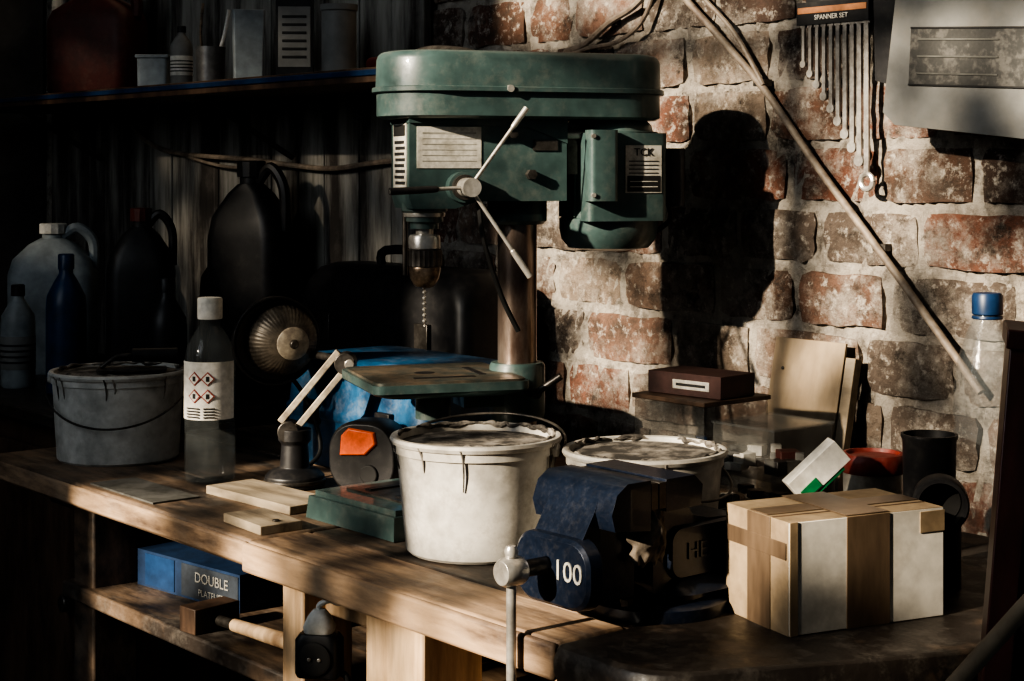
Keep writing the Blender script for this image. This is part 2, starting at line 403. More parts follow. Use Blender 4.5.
d.loft([(stad(0),.4725),(stad(-.001),.503),(stad(-.003),.508),(stad(-.006),.511),(stad(-.012),.5125)],GREEN)
d.cyl((.03,.064,.47),(.03,.070,.47),.004,STEEL); 
d.box((-.05,0,.425),(.05,.05,.018),DSTEEL); d.box((-.055,.03,.40),(.012,.008,.05),DSTEEL); d.cyl((-.03,.035,.42),(-.085,.035,.42),.005,STEEL); d.cyl((-.03,-.02,.40),(-.09,-.02,.40),.006,DSTEEL)
mprof=[(.02,.437),(.045,.437),(.05,.432),(.052,.425),(.0575,.424),(.0575,.408),(.055,.407),(.055,.325),(.0575,.324),(.0575,.312),(.055,.300),(.047,.290),(.02,.286),(0,.286)]
d.lathe(mprof,GREEN,TR(x=-.112),n=48)
for i in range(28):
    a=2*math.pi*i/28
    d.box((-.112+.0555*math.cos(a),.0555*math.sin(a),.366),(.005,.002,.08),GREEN,rz=math.degrees(a))
d.loft([(rrect(.098,.03,.008,cx=-.112,cy=.048),.322),(rrect(.098,.03,.008,cx=-.112,cy=.048),.422)],GREEN)
d.loft([(rrect(.034,.024,.006,cx=-.078,cy=.066),.345),(rrect(.034,.024,.006,cx=-.078,cy=.066),.425)],GREEN)
for zz in (.352,.418): d.cyl((-.064,.076,zz),(-.064,.080,zz),.0025,STEEL)
d.loft([(rrect(.022,.05,.006,cx=-.176,cy=.030),.338),(rrect(.022,.05,.006,cx=-.176,cy=.030),.405)],BLACK)
d.tube([(-.176,.03,.338),(-.18,.02,.32),(-.16,-.01,.30),(-.13,-.03,.29)],.003,RUBBER)
L4=frame((-.130,.0637,.381),(-1,0,0),(0,0,1))
d.box((0,0,0),(.044,.054,.001),LABEL,L4); d.box((0,-.0165,.0008),(.04,.018,.0006),INK,L4); d.text('TCK',.012,INK,L4@TR(z=.001,y=.019))
for i in range(5): d.box((0,.009-i*.0045,.0006),(.036,.0012,.0006),INK,L4)
for i in range(2): d.box((0,-.014-i*.006,.0012),(.034,.0010,.0006),LABEL,L4)
Q=TR(x=.11)
d.lathe([(.026,.345),(.026,.334),(.021,.330),(.021,.322),(.016,.320),(.016,.314)],GREEN,Q)
d.lathe([(.023,.3345),(.0235,.331),(.023,.3275)],STEEL,Q)
d.lathe([(.010,.316),(.010,.308),(.0165,.307),(.018,.304),(.018,.292),(.017,.291)],STEEL,Q)
d.lathe([(.017,.291),(.0195,.290),(.0195,.272),(.018,.271)],DSTEEL,Q,n=48,flute=.02,fn=24)
d.lathe([(.018,.271),(.0185,.269),(.0165,.258),(.011,.249),(.006,.247),(0,.247)],BRASS,Q)
vs=[];fs=[];nb=40
for i in range(nb+1):
    z=.248-.045*i/nb; a=i*.55; r=.0024 if i<nb-2 else .0024*(nb-i)/3+.0002
    for k,(rr,da) in enumerate(((1,0),(.35,1.57),(1,3.14),(.35,4.71))): vs.append((r*rr*math.cos(a+da),r*rr*math.sin(a+da),z))
for i in range(nb):
    for k in range(4): fs.append((i*4+k,i*4+(k+1)%4,(i+1)*4+(k+1)%4,(i+1)*4+k))
d.add(vs,fs,STEEL,Q)
d.cyl((.08,.038,.361),(.08,.055,.361),.017,GREEN); d.cyl((.08,.055,.361),(.08,.062,.361),.014,DSTEEL); d.cyl((.08,.062,.361),(.08,.088,.361),.0105,STEEL)
H=Vector((.08,.078,.361))
def spoke(v,grip=.45,gm=STEEL,k=.0018):
    v=Vector(v); d.cyl(H,H+v,.0022,STEEL,n=10); 
    g0=H+v*(1-grip); d.tube([g0,g0+v*.1*grip,g0+v*.6*grip,H+v],lambda t:.0024+k*math.sin(min(1,t*1.6+.1)*1.4),gm,n=10)
spoke((-.062,.010,.087),.25,k=.0010); spoke((.092,.010,-.004),.6,BLACK); spoke((-.066,.010,-.098),.3,k=.0012)
d.tube([(.06,.045,.345),(.055,.05,.30),(.035,.05,.24),(.015,.05,.20)],.003,RUBBER)
d.cyl((.125,-.03,.35),(.125,-.03,.26),.003,DSTEEL)
d.done('drill_press',(.006,1.95,T),DA,.0012)

# ================= VISE =================
v=B(); VA=math.atan2(-.637,-.771)
v.lathe([(.0,0),(.064,0),(.064,.010),(.060,.013),(.048,.014),(.047,.022),(.044,.024),(0,.024)],VBLUE,n=48)
for a in (20,140,260):
    v.cyl((.056*math.cos(math.radians(a)),.056*math.sin(math.radians(a)),.010),(.056*math.cos(math.radians(a)),.056*math.sin(math.radians(a)),.018),.006,DSTEEL,n=6)
fx=[(-.07,.022),(-.082,.035),(-.086,.050),(-.085,.066),(-.076,.075),(-.03,.078),(-.012,.083),(-.004,.095),(-.005,.108),(.004,.119),(.036,.120),(.036,.022)]
v.xz(fx,-.034,.034,VBLUE)
v.loft([(rrect(.10,.046,.012,n=6),0),(rrect(.096,.042,.012,n=6),.006)],VBLUE,frame((-.030,.0335,.053),(-1,0,0),(0,0,1)))
v.xz([(-.006,.094),(-.008,.112),(.002,.121),(.036,.121),(.036,.094)],-.05,.05,VBLUE)
v.loft([(rrect(.10,.11,.03,cx=-.02),.020),(rrect(.085,.07,.025,cx=-.02),.034)],VBLUE)
v.box((.040,0,.108),(.008,.10,.022),DSTEEL); v.box((.0492,0,.108),(.008,.10,.022),DSTEEL)
mv=[(.0535,.121),(.080,.121),(.092,.113),(.099,.098),(.110,.080),(.119,.066),(.121,.034),(.117,.022),(.0535,.022)]
v.xz(mv,-.030,.030,VBLUE)
v.xz([(.0535,.122),(.080,.122),(.092,.114),(.098,.098),(.094,.084),(.0535,.080)],-.05,.05,VBLUE)
v.loft([(rrect(.060,.096,.022,n=6),0),(rrect(.058,.094,.022,n=6),.012),(rrect(.052,.088,.02,n=6),.015)],VBLUE,frame((.106,0,.048),(0,0,1),(0,-1,0)))
v.box((.02,0,.048),(.19,.04,.034),DSTEEL)
v.text('100',.024,LABEL,frame((.1213,.0225,.050),(0,1,0),(0,0,1)),.0008)
v.text('HEAVY',.020,VBLUE,frame((-.030,.0397,.053),(-1,0,0),(0,0,1)),.0012)
v.cyl((.11,-.006,.052),(.150,-.006,.052),.007,DSTEEL); v.lathe([(.0105,0),(.012,.003),(.012,.018),(.010,.022),(0,.022)],STEEL,axisM((.147,-.006,.052),(1,0,0)))
v.cyl((.158,-.006,.066),(.158,-.006,-.13),.0042,STEEL,n=12); v.lathe([(0,-.004),(.005,-.002),(.006,.003),(.004,.007),(0,.007)],STEEL,TR(.158,-.006,.066),n=16)
v.done('bench_vise',(.125,1.485,T),VA,.0024)
w=B(); random.seed(3)
nx=16; ny=12; vs=[];fs=[]
for i in range(nx):
    for j in range(ny):
        a=i/(nx-1)*2-1; b_=j/(ny-1)*2-1
        rr=1+.22*random.uniform(-1,1)
        vs.append((.020*a*rr, .024*b_*rr, .016*(1-a*a)*(1-.6*b_*b_)+random.uniform(-.003,.003)))
for i in range(nx-1):
    for j in range(ny-1): fs.append((i*ny+j,(i+1)*ny+j,(i+1)*ny+j+1,i*ny+j+1))
w.add(vs,fs,mk('oily_rag',(.24,.20,.16),.95,0,(.09,.075,.06),.5,40,.6),frame((0,0,0),(-1,0,0),(0,0,1)))
vx,vy,vz=.045,.036,.074
rg=w.done('shop_rag',(.125-.771*vx+.637*vy,1.485-.637*vx-.771*vy,T+vz),VA,0); 
m=rg.modifiers.new('s','SUBSURF'); m.levels=1; m.render_levels=2

# ================= BUCKETS =================
def bucket(name,x,y,rt,rb,h,mat,handle,fill=.9,rz=0,seed=1):
    b=B()
    b.lathe([(0,0),(rb-.003,0),(rb,.003),(rb+(rt-rb)*.82,h*.86),(rt+.0005,h*.865),(rt+.0005,h*.93),(rt+.003,h*.94),(rt+.0045,h*.97),(rt+.003,h*.995),(rt,h),(rt-.003,h*.99),(rt-.005,h*.9),(rb-.002,.006),(0,.006)],mat,n=72)
    random.seed(seed)
    b.lathe([(0,h*fill),(rt*.5,h*fill+.001),(rt*.93,h*fill),(rt-.006,h*fill-.01)],GRIME,n=48)
    for i in range(18):
        a0=random.uniform(0,6.28); da=random.uniform(.2,.7); r=rt-.003
        pts=[(r*math.cos(a0+da*k/6)*random.uniform(.985,1.01),r*math.sin(a0+da*k/6)*random.uniform(.985,1.01),h-.0015+random.uniform(-.002,.0015)) for k in range(7)]
        ph=random.uniform(0,6)
        b.tube(pts,lambda t:.0006+.0028*math.sin(math.pi*t)*(.7+.3*math.sin(9*t+ph)),GRIME,n=6,sm=4)
    for i in range(8):   # thin drips down the outside
        a=random.uniform(0,6.28); L=random.uniform(.01,.03); rr=rt+.0035
        b.tube([(rr*math.cos(a),rr*math.sin(a),h*.97),((rt+.0008)*math.cos(a+.02),(rt+.0008)*math.sin(a+.02),h*.90),((rt-.0008)*math.cos(a+.03),(rt-.0008)*math.sin(a+.03),h*.88-L*.5),((rt-.0035)*math.cos(a+.02),(rt-.0035)*math.sin(a+.02),h*.86-L)],lambda t:.0015*(1-.6*t),GRIME,n=6,sm=3)
    for sgn in(-1,1):
        b.lathe([(0,0),(.007,.0),(.007,.004),(0,.005)],mat,axisM((sgn*(rt+.001),0,h*.90),(sgn,0,0)),n=16)
    pts=[]
    for i in range(13):
        t=math.pi*i/12; px=-(rt+.008)*math.cos(t); q=math.sin(t)
        pts.append((px,handle[0]*q,h*.90+handle[1]*q))
    b.tube(pts,.0014,DSTEEL,sm=3)
    b.done(name,(x,y,T),rz,0)
bucket('plastic_bucket',-.0360,1.703,.082,.070,.116,BUCKET,(.088,.020),.93,rz=math.radians(-20),seed=4)
bucket('plastic_bucket',.130,1.668,.077,.068,.108,BUCKET,(-.085,-.03),.95,rz=math.radians(50),seed=9)
bucket('plastic_bucket',-.521,2.25,.086,.079,.117,BUCKET2,(-.092,-.055),.96,rz=math.radians(5),seed=5)
w=B(); w.box((0,0,0),(.09,.035,.003),DSTEEL); w.tube([(-.04,0,.002),(-.02,0,.016),(.0,0,.018)],.003,DSTEEL); w.cyl((0,0,.018),(.06,0,.018),.009,BLACK)
w.done('plastering_trowel',(-.50,2.235,T+.1185),.2,.001)

# ================= CARDBOARD BOX =================
w=B(); CA=math.atan2(.423,.906)
LW,DW,HH=.158,.094,.093
w.box((LW/2,DW/2,HH/2),(LW,DW,HH),CARD)
w.box((LW/2,-.0004,HH/2),(LW-.001,.001,HH-.001),CWHITE)
w.box((LW/2,DW*.48,HH+.0005),(LW-.002,.026,.0008),TAPE); w.box((LW*.5,DW*.25,HH+.0003),(LW,.0012,.0008),DWOOD)
w.box((LW*.50,-.0013,HH/2),(.044,.001,HH),TAPE); w.box((LW*.92,-.0013,HH*.88),(.026,.001,.018),CARD)
w.box((LW*.03,-.0013,HH/2),(.008,.001,HH),CARD)
w.box((LW*.50,DW/2,HH+.001),(.044,DW,.0008),TAPE)
w.box((-.0006,DW*.45,HH/2),(.001,.034,HH),TAPE); w.box((-.0009,DW*.5,HH*.74),(.001,DW*.96,.014),TAPE)
w.done('cardboard_box',(.2246,1.383,T),CA,.0012)

# ================= BOTTLES ETC =================
w=B()
w.lathe([(0,0),(.028,0),(.031,.004),(.031,.05),(.0305,.055),(.031,.06),(.031,.15),(.028,.165),(.018,.183),(.0125,.190),(.0125,.2)],CLEAR,n=40)
w.lathe([(0,.002),(.029,.003),(.029,.060),(0,.060)],mk('solvent_liquid',(.12,.13,.13),.1,0,alpha=.25),n=32)
w.lathe([(.0145,.198),(.015,.200),(.015,.222),(.014,.224),(0,.224)],WHITE,n=32,flute=.02,fn=16)
vs=[];fs=[];n=24
for i in range(n+1):
    a=math.radians(-175+170*i/n)
    for z in (.078,.148): vs.append((.0315*math.cos(a),.0315*math.sin(a),z))
for i in range(n): fs.append((2*i,2*i+2,2*i+3,2*i+1))
w.add(vs,fs,WHITE)
RED=mk('hazard_red',(.4,.07,.05),.6)
def onlabel(ax,z,rad=.0319):
    a=math.radians(ax); P=(rad*math.cos(a),rad*math.sin(a),z)
    return frame(P,(-math.sin(a),math.cos(a),0),(0,0,1))
for ax_,z in ((-105,.128),(-75,.128),(-105,.107),(-75,.107)):
    L=onlabel(ax_,z); w.box((0,0,0),(.012,.012,.0012),RED,L@TR(rz=45)); w.box((0,0,.0005),(.0095,.0095,.0012),WHITE,L@TR(rz=45)); w.box((0,0,.001),(.004,.006,.001),INK,L)
for i in range(4): w.box((0,0,0),(.018,.0015,.001),INK,onlabel(-110,.092-i*.0035)); w.box((0,0,0),(.014,.0015,.001),INK,onlabel(-72,.092-i*.0035))
w.done('solvent_bottle',(-.3695,2.08,T),math.radians(-10),0)

# desk lamp
w=B()
C=Vector((0,.025,.168)) ; ax=Vector((.42,-.9,-.06)).normalized()
LMx=axisM(C,ax)
w.lathe([(0,-.055),(.018,-.055),(.022,-.045),(.035,-.03),(.052,-.008),(.056,.004),(.056,.012),(.053,.012),(.050,.004),(.03,-.0)],BLACK,LMx@TR(-.008,0,0),n=48)
w.lathe([(.045,.0),(.044,.010),(.039,.020),(.030,.028),(.018,.033),(.0,.034)],REFL,LMx@TR(.002,0,0),n=192,flute=.010,fn=48)
w.lathe([(.020,.031),(.021,.035),(.016,.038),(0,.039)],CREAM,LMx@TR(.006,0,0),n=24); w.lathe([(.006,.038),(.005,.043),(0,.043)],DSTEEL,LMx@TR(.006,0,0),n=16)
base=Vector((.028,-.05,0))
w.lathe([(0,0),(.036,0),(.036,.012),(.030,.018),(.018,.022),(.016,.05),(.02,.055),(.02,.068),(0,.07)],BLACK,TR(*base),n=32)
w.lathe([(.037,.004),(.0375,.006),(.037,.009)],DSTEEL,TR(*base),n=32)
e0=base+Vector((0,-.005,.066)); e1=e0+Vector((.068,.0,.082))
for off in (0,.02):
    o_=Vector((-off*.8,0,off*.6)); L=axisM(e0+o_,e1-e0); w.box((0,0,.054),(.010,.008,.11),CREAM,L)
w.cyl(e1+Vector((-.006,-.012,0)),e1+Vector((-.006,.014,0)),.013,DSTEEL); w.cyl(e0+Vector((-.006,-.012,0)),e0+Vector((-.006,.014,0)),.013,DSTEEL)
w.tube([e1,(.05,0.01,.15),(.02,.04,.15),C-ax*.05],.005,DSTEEL); w.cyl(e1+Vector((0,-.014,0)),e1+Vector((0,-.018,0)),.006,STEEL)
w.tube([(-.01,.06,.14),(.03,.05,.09),(.05,.03,.03),(.03,-.01,.01)],.003,RUBBER)
w.done('desk_lamp',(-.290,2.10,T),0,.001)

w=B()
P=rrect(.088,.085,.035,n=8)
FM=frame((0,0,.0425),(1,0,0),(0,0,1))
w.loft([([(a*.93,b*.93) for a,b in P],-.024),(P,-.019),(P,.019),([(a*.93,b*.93) for a,b in P],.024)],BLACK,FM)
op=[(-.024,-.018),(.010,-.016),(.025,-.002),(.022,.012),(-.012,.016),(-.022,.006)]
w.loft([(op,.024),([(a*.9,b*.9) for a,b in op],.028)],ORANGE,FM@TR(-.004,.020,0))
w.lathe([(.012,.024),(.011,.027),(0,.027)],RUBBER,FM@TR(0.01,-.018,0),n=20)
w.done('tape_measure',(-.168,2.01,T),-.35,.001)

w=B()
w.loft([(rrect(.30,.17,.02),0),(rrect(.31,.18,.02),.01),(rrect(.31,.18,.02),.06),(rrect(.316,.186,.02),.064),(rrect(.316,.186,.02),.074),(rrect(.31,.18,.02),.078),(rrect(.30,.17,.02),.13),(rrect(.27,.14,.02),.14)],CYAN)
w.box((-.08,-.094,.07),(.03,.008,.03),BLACK); w.box((.08,-.094,.07),(.03,.008,.03),BLACK)
w.done('plastic_tool_case',(*PL(-.27,-.258),T),WA,.001)
w=B()
w.loft([(rrect(.40,.12,.02),0),(rrect(.41,.125,.02),.02),(rrect(.41,.125,.02),.19),(rrect(.40,.115,.03),.215),(rrect(.37,.09,.03),.235),(rrect(.32,.06,.02),.242)],BLACK)
w.tube([(-.07,0,.238),(-.06,0,.262),(.06,0,.262),(.07,0,.238)],.007,RUBBER,sm=4); w.box((-.12,-.065,.15),(.03,.01,.04),DSTEEL); w.box((.12,-.065,.15),(.03,.01,.04),DSTEEL)
w.done('sewing_machine_case',(*PL(-.485,-.098),T),WA,.001)

w=B(); w.box((0,0,.005),(.17,.065,.010),PALEW); w.done('wood_board',(*PL(-.185,-.515),T),WA+.05,.001)
w=B(); w.box((0,0,.005),(.085,.05,.010),PALEW); w.cyl((.03,0,.010),(.03,0,.012),.004,DSTEEL); w.done('wood_board',(*PL(-.07,-.595),T),WA-.06,.001)
w=B(); w.box((0,0,.001),(.16,.06,.002),mk('grey_mat',(.10,.10,.095),.7,0,(.045,.045,.04),.48,30)); w.done('sanding_sheet',(*PL(-.33,-.60),T),WA,.0)

def jug(name,s,y,wd,dp,h,mat,capm,z0=.87,rz=0,label=None,handle=True):
    b=B()
    b.loft([(rrect(wd*.92,dp*.92,.02),0),(rrect(wd,dp,.024),.008),(rrect(wd,dp,.024),h*.66),(rrect(wd*.9,dp*.92,.024),h*.76),(rrect(wd*.55,dp*.6,.02),h*.86),(rrect(wd*.3,wd*.3,.02),h*.90)],mat)
    b.lathe([(wd*.13,h*.88),(wd*.13,h*.93)],mat); b.lathe([(wd*.16,h*.93),(wd*.16,h*.995),(wd*.14,h)],capm,n=24,flute=.03,fn=12)
    if handle: b.tube([(wd*.10,0,h*.91),(wd*.28,0,h*.97),(wd*.46,0,h*.88),(wd*.47,0,h*.70)],wd*.065,mat)
    if label: b.box((0,-dp/2-.0005,h*.38),(wd*.75,.001,h*.36),label); b.box((0,-dp/2-.0012,h*.44),(wd*.6,.001,h*.05),INK); b.box((0,-dp/2-.0012,h*.34),(wd*.5,.001,h*.02),INK)
    b.done(name,(*PL(s,y),z0),rz,.001)
jug('jerrycan',-1.36,-.245,.15,.10,.265,JUGW,WHITE,rz=.1)
jug('detergent_jug',-.949,-.285,.105,.08,.30,BLACK,DRED,rz=.1)
jug('oil_canister',-.88,-.125,.14,.08,.375,BLACK,BLACK,rz=-.5,)
def bottle(name,loc,r,h,mat,cap,label=None,neck=.35,rz=0):
    b=B()
    b.lathe([(0,0),(r*.9,0),(r,.004),(r,h*.62),(r*.95,h*.7),(r*.6,h*.8),(r*neck,h*.86),(r*neck,h*.92)],mat,n=36)
    b.lathe([(r*neck*1.15,h*.89),(r*neck*1.15,h*.99),(r*neck,h),(0,h)],cap,n=24)
    if label:
        b.lathe([(r*1.015,h*.18),(r*1.02,h*.182),(r*1.02,h*.5),(r*1.015,h*.502)],label,n=36)
        for i in range(4): b.lathe([(r*1.022,h*(.24+i*.055)),(r*1.025,h*(.245+i*.055)),(r*1.022,h*(.26+i*.055))],INK,n=36)
    b.done(name,loc,rz,0)
bottle('blue_spray_bottle',(*PL(-1.07,-.355),.87),.032,.225,BLUEP,BLUEP)
bottle('spray_can',(*PL(-1.20,-.38),.87),.028,.17,JUGW,BLACK,GREYP)
bottle('solvent_can',(*PL(-1.0,-.10),.87),.045,.26,BLACK,DRED)
bottle('glue_bottle',(*PL(-.78,-.33),.87),.03,.2,BLACK,BLACK)

# ================= SHELF =================
w=B()
w.box((-1.0,-.14,1.357),(1.74,.22,.02),DWOOD); w.box((-1.0,-.2515,1.360),(1.70,.003,.008),BLUEP)
for s in (-1.6,-.9,-.3):
    w.tube([(s,-.034,1.25),(s,-.20,1.344)],.005,DSTEEL,sm=1); w.box((s,-.12,1.3445),(.025,.18,.004),DSTEEL)
w.done('storage_shelf',WL,WA,.001)
ZS=1.3675
def sh(sp,y=-.18): return (*PL(-sp,y),ZS)
jug('petrol_can',-1.38,-.15,.17,.10,.2,DRED,BLACK,z0=ZS,rz=-.3)
w=B(); w.loft([(rrect(.05,.06,.006),0),(rrect(.052,.062,.006),.05)],JUGW); w.box((0,0,.053),(.056,.066,.006),JUGW); w.done('plastic_tub',sh(1.10),0,.001)
bottle('spray_can',sh(1.01),.018,.10,GREYP,INK,WHITE)
w=B(); w.lathe([(0,0),(.022,0),(.024,.06),(.022,.06),(.02,.004),(0,.004)],mk('grey_tin',(.2,.2,.2),.4,.5)); w.tube([(.0,.0,.01),(.02,0,.07),(.03,.0,.12)],.003,WHITE); w.tube([(.0,.005,.01),(-.015,0,.07),(-.012,.0,.13)],.0025,BRASS); w.done('brush_tin',sh(.915),0,0)
w=B(); w.loft([(rrect(.045,.04,.004),0),(rrect(.05,.045,.004),.11)],JUGW); w.done('plastic_tub',sh(.797),.2,.001)
w=B(); w.box((0,0,.06),(.055,.03,.12),BLACK); w.box((0,-.0155,.06),(.048,.001,.09),GREYP); 
for i in range(6): w.box((0,-.0163,.09-i*.012),(.036,.001,.004),INK)
w.done('paint_carton',sh(.662),.05,.001)
w=B(); w.lathe([(0,0),(.024,0),(.025,.004),(.025,.09),(.027,.092),(.027,.1),(0,.1)],GREYP); w.done('paint_tin',sh(.545),0,0)
w=B(); w.box((0,0,.006),(.13,.03,.012),DSTEEL); w.tube([(-.05,.0,.015),(0,.01,.026),(.08,0,.02),(.13,-.01,.012)],.007,DSTEEL); w.tube([(-.04,-.02,.006),(.05,-.02,.008),(.1,-.01,.006)],.005,DSTEEL); w.cyl((-.08,-.03,.01),(.03,-.035,.01),.009,REDP); w.cyl((.03,-.035,.01),(.12,-.038,.01),.003,STEEL)
w.done('hand_tools',sh(.37,-.16),WA,.001)

# ================= THINGS ON THE BRICK WALL =================
w=B()
w.tube([(-.13,-.02,1.56),(-.010,-.016,1.445),(.11,-.012,1.335),(.20,-.014,1.236),(.29,-.016,1.143),(.378,-.018,1.050),(.43,-.02,.995)],.0046,ROPE,n=10)
w.tube([(-.12,-.018,1.56),(.016,-.016,1.448),(.075,-.016,1.395),(.118,-.014,1.332)],.003,ROPE)
w.tube([(-.24,-.012,1.392),(-.20,-.014,1.40),(-.15,-.016,1.425),(-.10,-.016,1.445),(-.06,-.018,1.48),(-.04,-.018,1.55)],.0045,ROPE)
w.tube([(-.235,-.012,1.388),(-.19,-.014,1.394),(-.13,-.016,1.40),(-.08,-.018,1.43),(-.05,-.02,1.50),(-.03,-.018,1.56)],.0030,ROPE)
for s,z in ((.11,1.335),(.29,1.143),(-.15,1.425)): w.box((s,-.006,z),(.018,.014,.008),DSTEEL)
w.done('hanging_hose',WL,WA,0)
w=B()
w.tube([(-1.50,-.036,1.34),(-1.424,-.036,1.29),(-1.30,-.036,1.262),(-1.027,-.036,1.247),(-.80,-.036,1.232),(-.66,-.034,1.241),(-.50,-.012,1.25),(-.3,-.01,1.25)],.0045,ROPE)
w.tube([(-1.3,-.036,1.262),(-1.1,-.04,1.235),(-.9,-.036,1.24)],.003,ROPE)
w.done('electric_cable',WL,WA,0)
# spanner set
w=B(); SX=.020
w.box((.215+SX,-.022,1.411),(.105,.012,.026),BLACK); w.box((.215+SX,-.0285,1.4145),(.10,.001,.007),mk('header_print',(.45,.20,.09),.6)); w.box((.215+SX,-.016,1.438),(.09,.008,.03),BLACK)
w.text('SPANNER SET',.008,WHITE,frame((.215+SX,-.0295,1.4055),(1,0,0),(0,0,1)))
for i in range(10):
    t=i/9; s=.17+SX+.092*t; L=.045+.128*t**1.1; wd=.0044+.0028*t; zt=1.398
    w.box((s,-.024,zt-L/2),(wd*.9,.003,L),SPAN)
    if i<9: w.cyl((s,-.022,zt-L),(s,-.0265,zt-L),wd*.95,SPAN,n=16)
    w.box((s,-.024,zt+.001),(wd*1.5,.004,.008),SPAN)
    if i==9:
        pts=[(s+.0085*math.cos(a*math.pi/8),-.024,zt-L-.008+.0085*math.sin(a*math.pi/8)) for a in range(17)]
        w.tube(pts,.0032,SPAN,sm=1)
w.xz([(.272+SX,1.33),(.268+SX,1.47),(.305+SX,1.47),(.302+SX,1.34),(.29+SX,1.325)],-.022,-.008,BLACK)
w.box((.215+SX,-.012,1.40),(.01,.02,.01),DSTEEL)
w.done('spanner_set',WL,WA,.0006)
# grey plastic canister hung on the wall
w=B(); GX=.045
P=[(.325+GX,1.48),(.335+GX,1.62),(.62+GX,1.62),(.62+GX,1.245),(.315+GX,1.278),(.299+GX,1.292),(.303+GX,1.32)]
w.xz(P,-.075,-.012,GREYP)
LQ=frame((.425+GX,-.0755,1.345),(1,0,-.06),(0.06,0,1))
w.box((0,0,0),(.18,.060,.001),mk('label_dark',(.05,.05,.047),.5,0,(.12,.115,.105),.47,60,sharp=.05),LQ)
for i in range(3): w.box((-.03,.018-i*.018,.0012),(.10,.002,.0008),mk('label_lines',(.12,.12,.11),.6),LQ)
for q in ((.0,.030,.18,.002),(0,-.030,.18,.002)): w.box((q[0],q[1],.001),(q[2],q[3],.001),INK,LQ)
w.tube([(.40+GX,-.072,1.42),(.43+GX,-.084,1.425),(.47+GX,-.084,1.44),(.50+GX,-.072,1.46)],.007,WHITE)
w.done('plastic_canister',WL,WA,.008,seg=3)

# ================= RIGHT HAND BENCH CLUTTER =================
w=B(); w.box((0,0,.093),(.105,.004,.186),PLY); w.box((.062,.004,.085),(.014,.012,.17),PALEW)
for z in(.04,.15): w.cyl((-.035,-.002,z),(-.035,-.004,z),.002,DSTEEL)
o=w.done('plywood_sheet',(*PL(.195,-.055),T),WA,.0008); o.rotation_euler=(math.radians(-12),0,WA)
w=B()
w.box((0,0,.03),(.20,.10,.06),SMOKE)
for i in range(4): w.box((-.075+i*.05,-.0515,.03),(.046,.004,.05),CLEAR); w.box((-.075+i*.05,-.055,.035),(.02,.006,.004),BLACK)
w.box((-.045,0,.098),(.105,.10,.068),SMOKE); w.box((-.045,0,.1335),(.11,.104,.005),DWOOD)
w.box((.058,.0,.09),(.085,.09,.052),SMOKE); w.box((.058,0,.1165),(.088,.094,.003),CLEAR)
random.seed(11)
cs=[BRASS,DSTEEL,DRED,GREYP,DWOOD,DSTEEL,BLACK,BLUEP,WHITE]
for i in range(60):
    w.box((random.uniform(-.08,.09),random.uniform(-.036,.036),random.choice((.01,.02,.035,.073,.08))),(random.uniform(.008,.022),)*2+(random.uniform(.006,.016),),random.choice(cs),rz=random.uniform(0,90))
w.done('parts_organizer',(*PL(.245,-.205),T),WA,.0008)
w=B(); w.box((0,0,.012),(.10,.06,.024),mk('maroon_card',(.075,.035,.03),.6)); w.box((.01,-.0305,.012),(.05,.001,.010),LABEL); w.box((.01,-.0312,.012),(.04,.001,.003),INK); w.done('drill_bit_box',(*PL(.20,-.205),T+.1365),WA+.1,.001)
w=B()
w.loft([(rrect(.085,.08,.008),0),(rrect(.10,.095,.008),.06),(rrect(.096,.091,.006),.06),(rrect(.08,.075,.006),.004)],BLACK)
for i in range(26): w.box((random.uniform(-.035,.035),random.uniform(-.03,.03),.052+random.uniform(-.006,.012)),(random.uniform(.01,.035),.012,.01),random.choice([DSTEEL,BLACK,DWOOD,DSTEEL,BRASS]),rz=random.uniform(0,180),rx=random.uniform(-30,30))
w.done('parts_tray',(*PL(.435,-.33),T),WA,.0008)
w=B(); w.box((0,0,0),(.060,.022,.024),WHITE); w.box((-.016,-.0115,-.006),(.020,.001,.010),GREENP); w.box((.0,.0,-.0135),(.04,.02,.004),GREENP)
o=w.done('tablet_carton',(.286,1.598,T+.098),0,.0008); o.rotation_euler=(0,math.radians(-42),.1)
w=B(); w.lathe([(0,0),(.027,0),(.028,.004),(.029,.088),(.026,.09)],mk('jar_plastic',(.35,.33,.29),.3,0,(.2,.18,.15),.45,30)); w.lathe([(.031,.086),(.0325,.088),(.0325,.100),(.030,.104),(.026,.1045),(.025,.101),(0,.101)],REDP,n=48,flute=.01,fn=30); w.done('screw_jar',(.3525,1.66,T),0,0)
w=B(); w.lathe([(0,0),(.022,0),(.023,.003),(.025,.125),(.0265,.128),(.0265,.131),(.024,.131),(.0225,.01),(0,.008)],BLACK,n=40); w.done('plastic_cup',(.394,1.605,T),0,0)
w=B()
w.tube([(0,0,0),(0,0,.045),(-.001,-.004,.065),(-.004,-.016,.08),(-.008,-.035,.085)],.019,BLACK,n=28,sm=5)
E=axisM((-.008,-.032,.085),(-.2,-.95,.02))
w.lathe([(.019,0),(.0245,.002),(.0245,.026),(.023,.028),(.0195,.028),(.0185,.003),(0,.003)],BLACK,E,n=40)
w.lathe([(.0190,.004),(.0178,.006),(0,.0045)],RUBBER,E,n=30)
w.done('drain_pipe_elbow',(.390,1.550,T),0,0)
w=B()
prof=[(0,0.004),(.024,0),(.03,.006),(.032,.03)]
for i in range(5): z=.04+i*.022; prof+=[(.032,z),(.0305,z+.006),(.032,z+.012)]
prof+=[(.032,.165),(.030,.19),(.020,.222),(.0125,.238),(.012,.244)]
PET=mk('pet_plastic',(.40,.43,.43),.08,0,(.28,.31,.31),.45,40,alpha=.24,spec=1,bump=.5,bscale=60)
w.lathe(prof,PET,n=40)
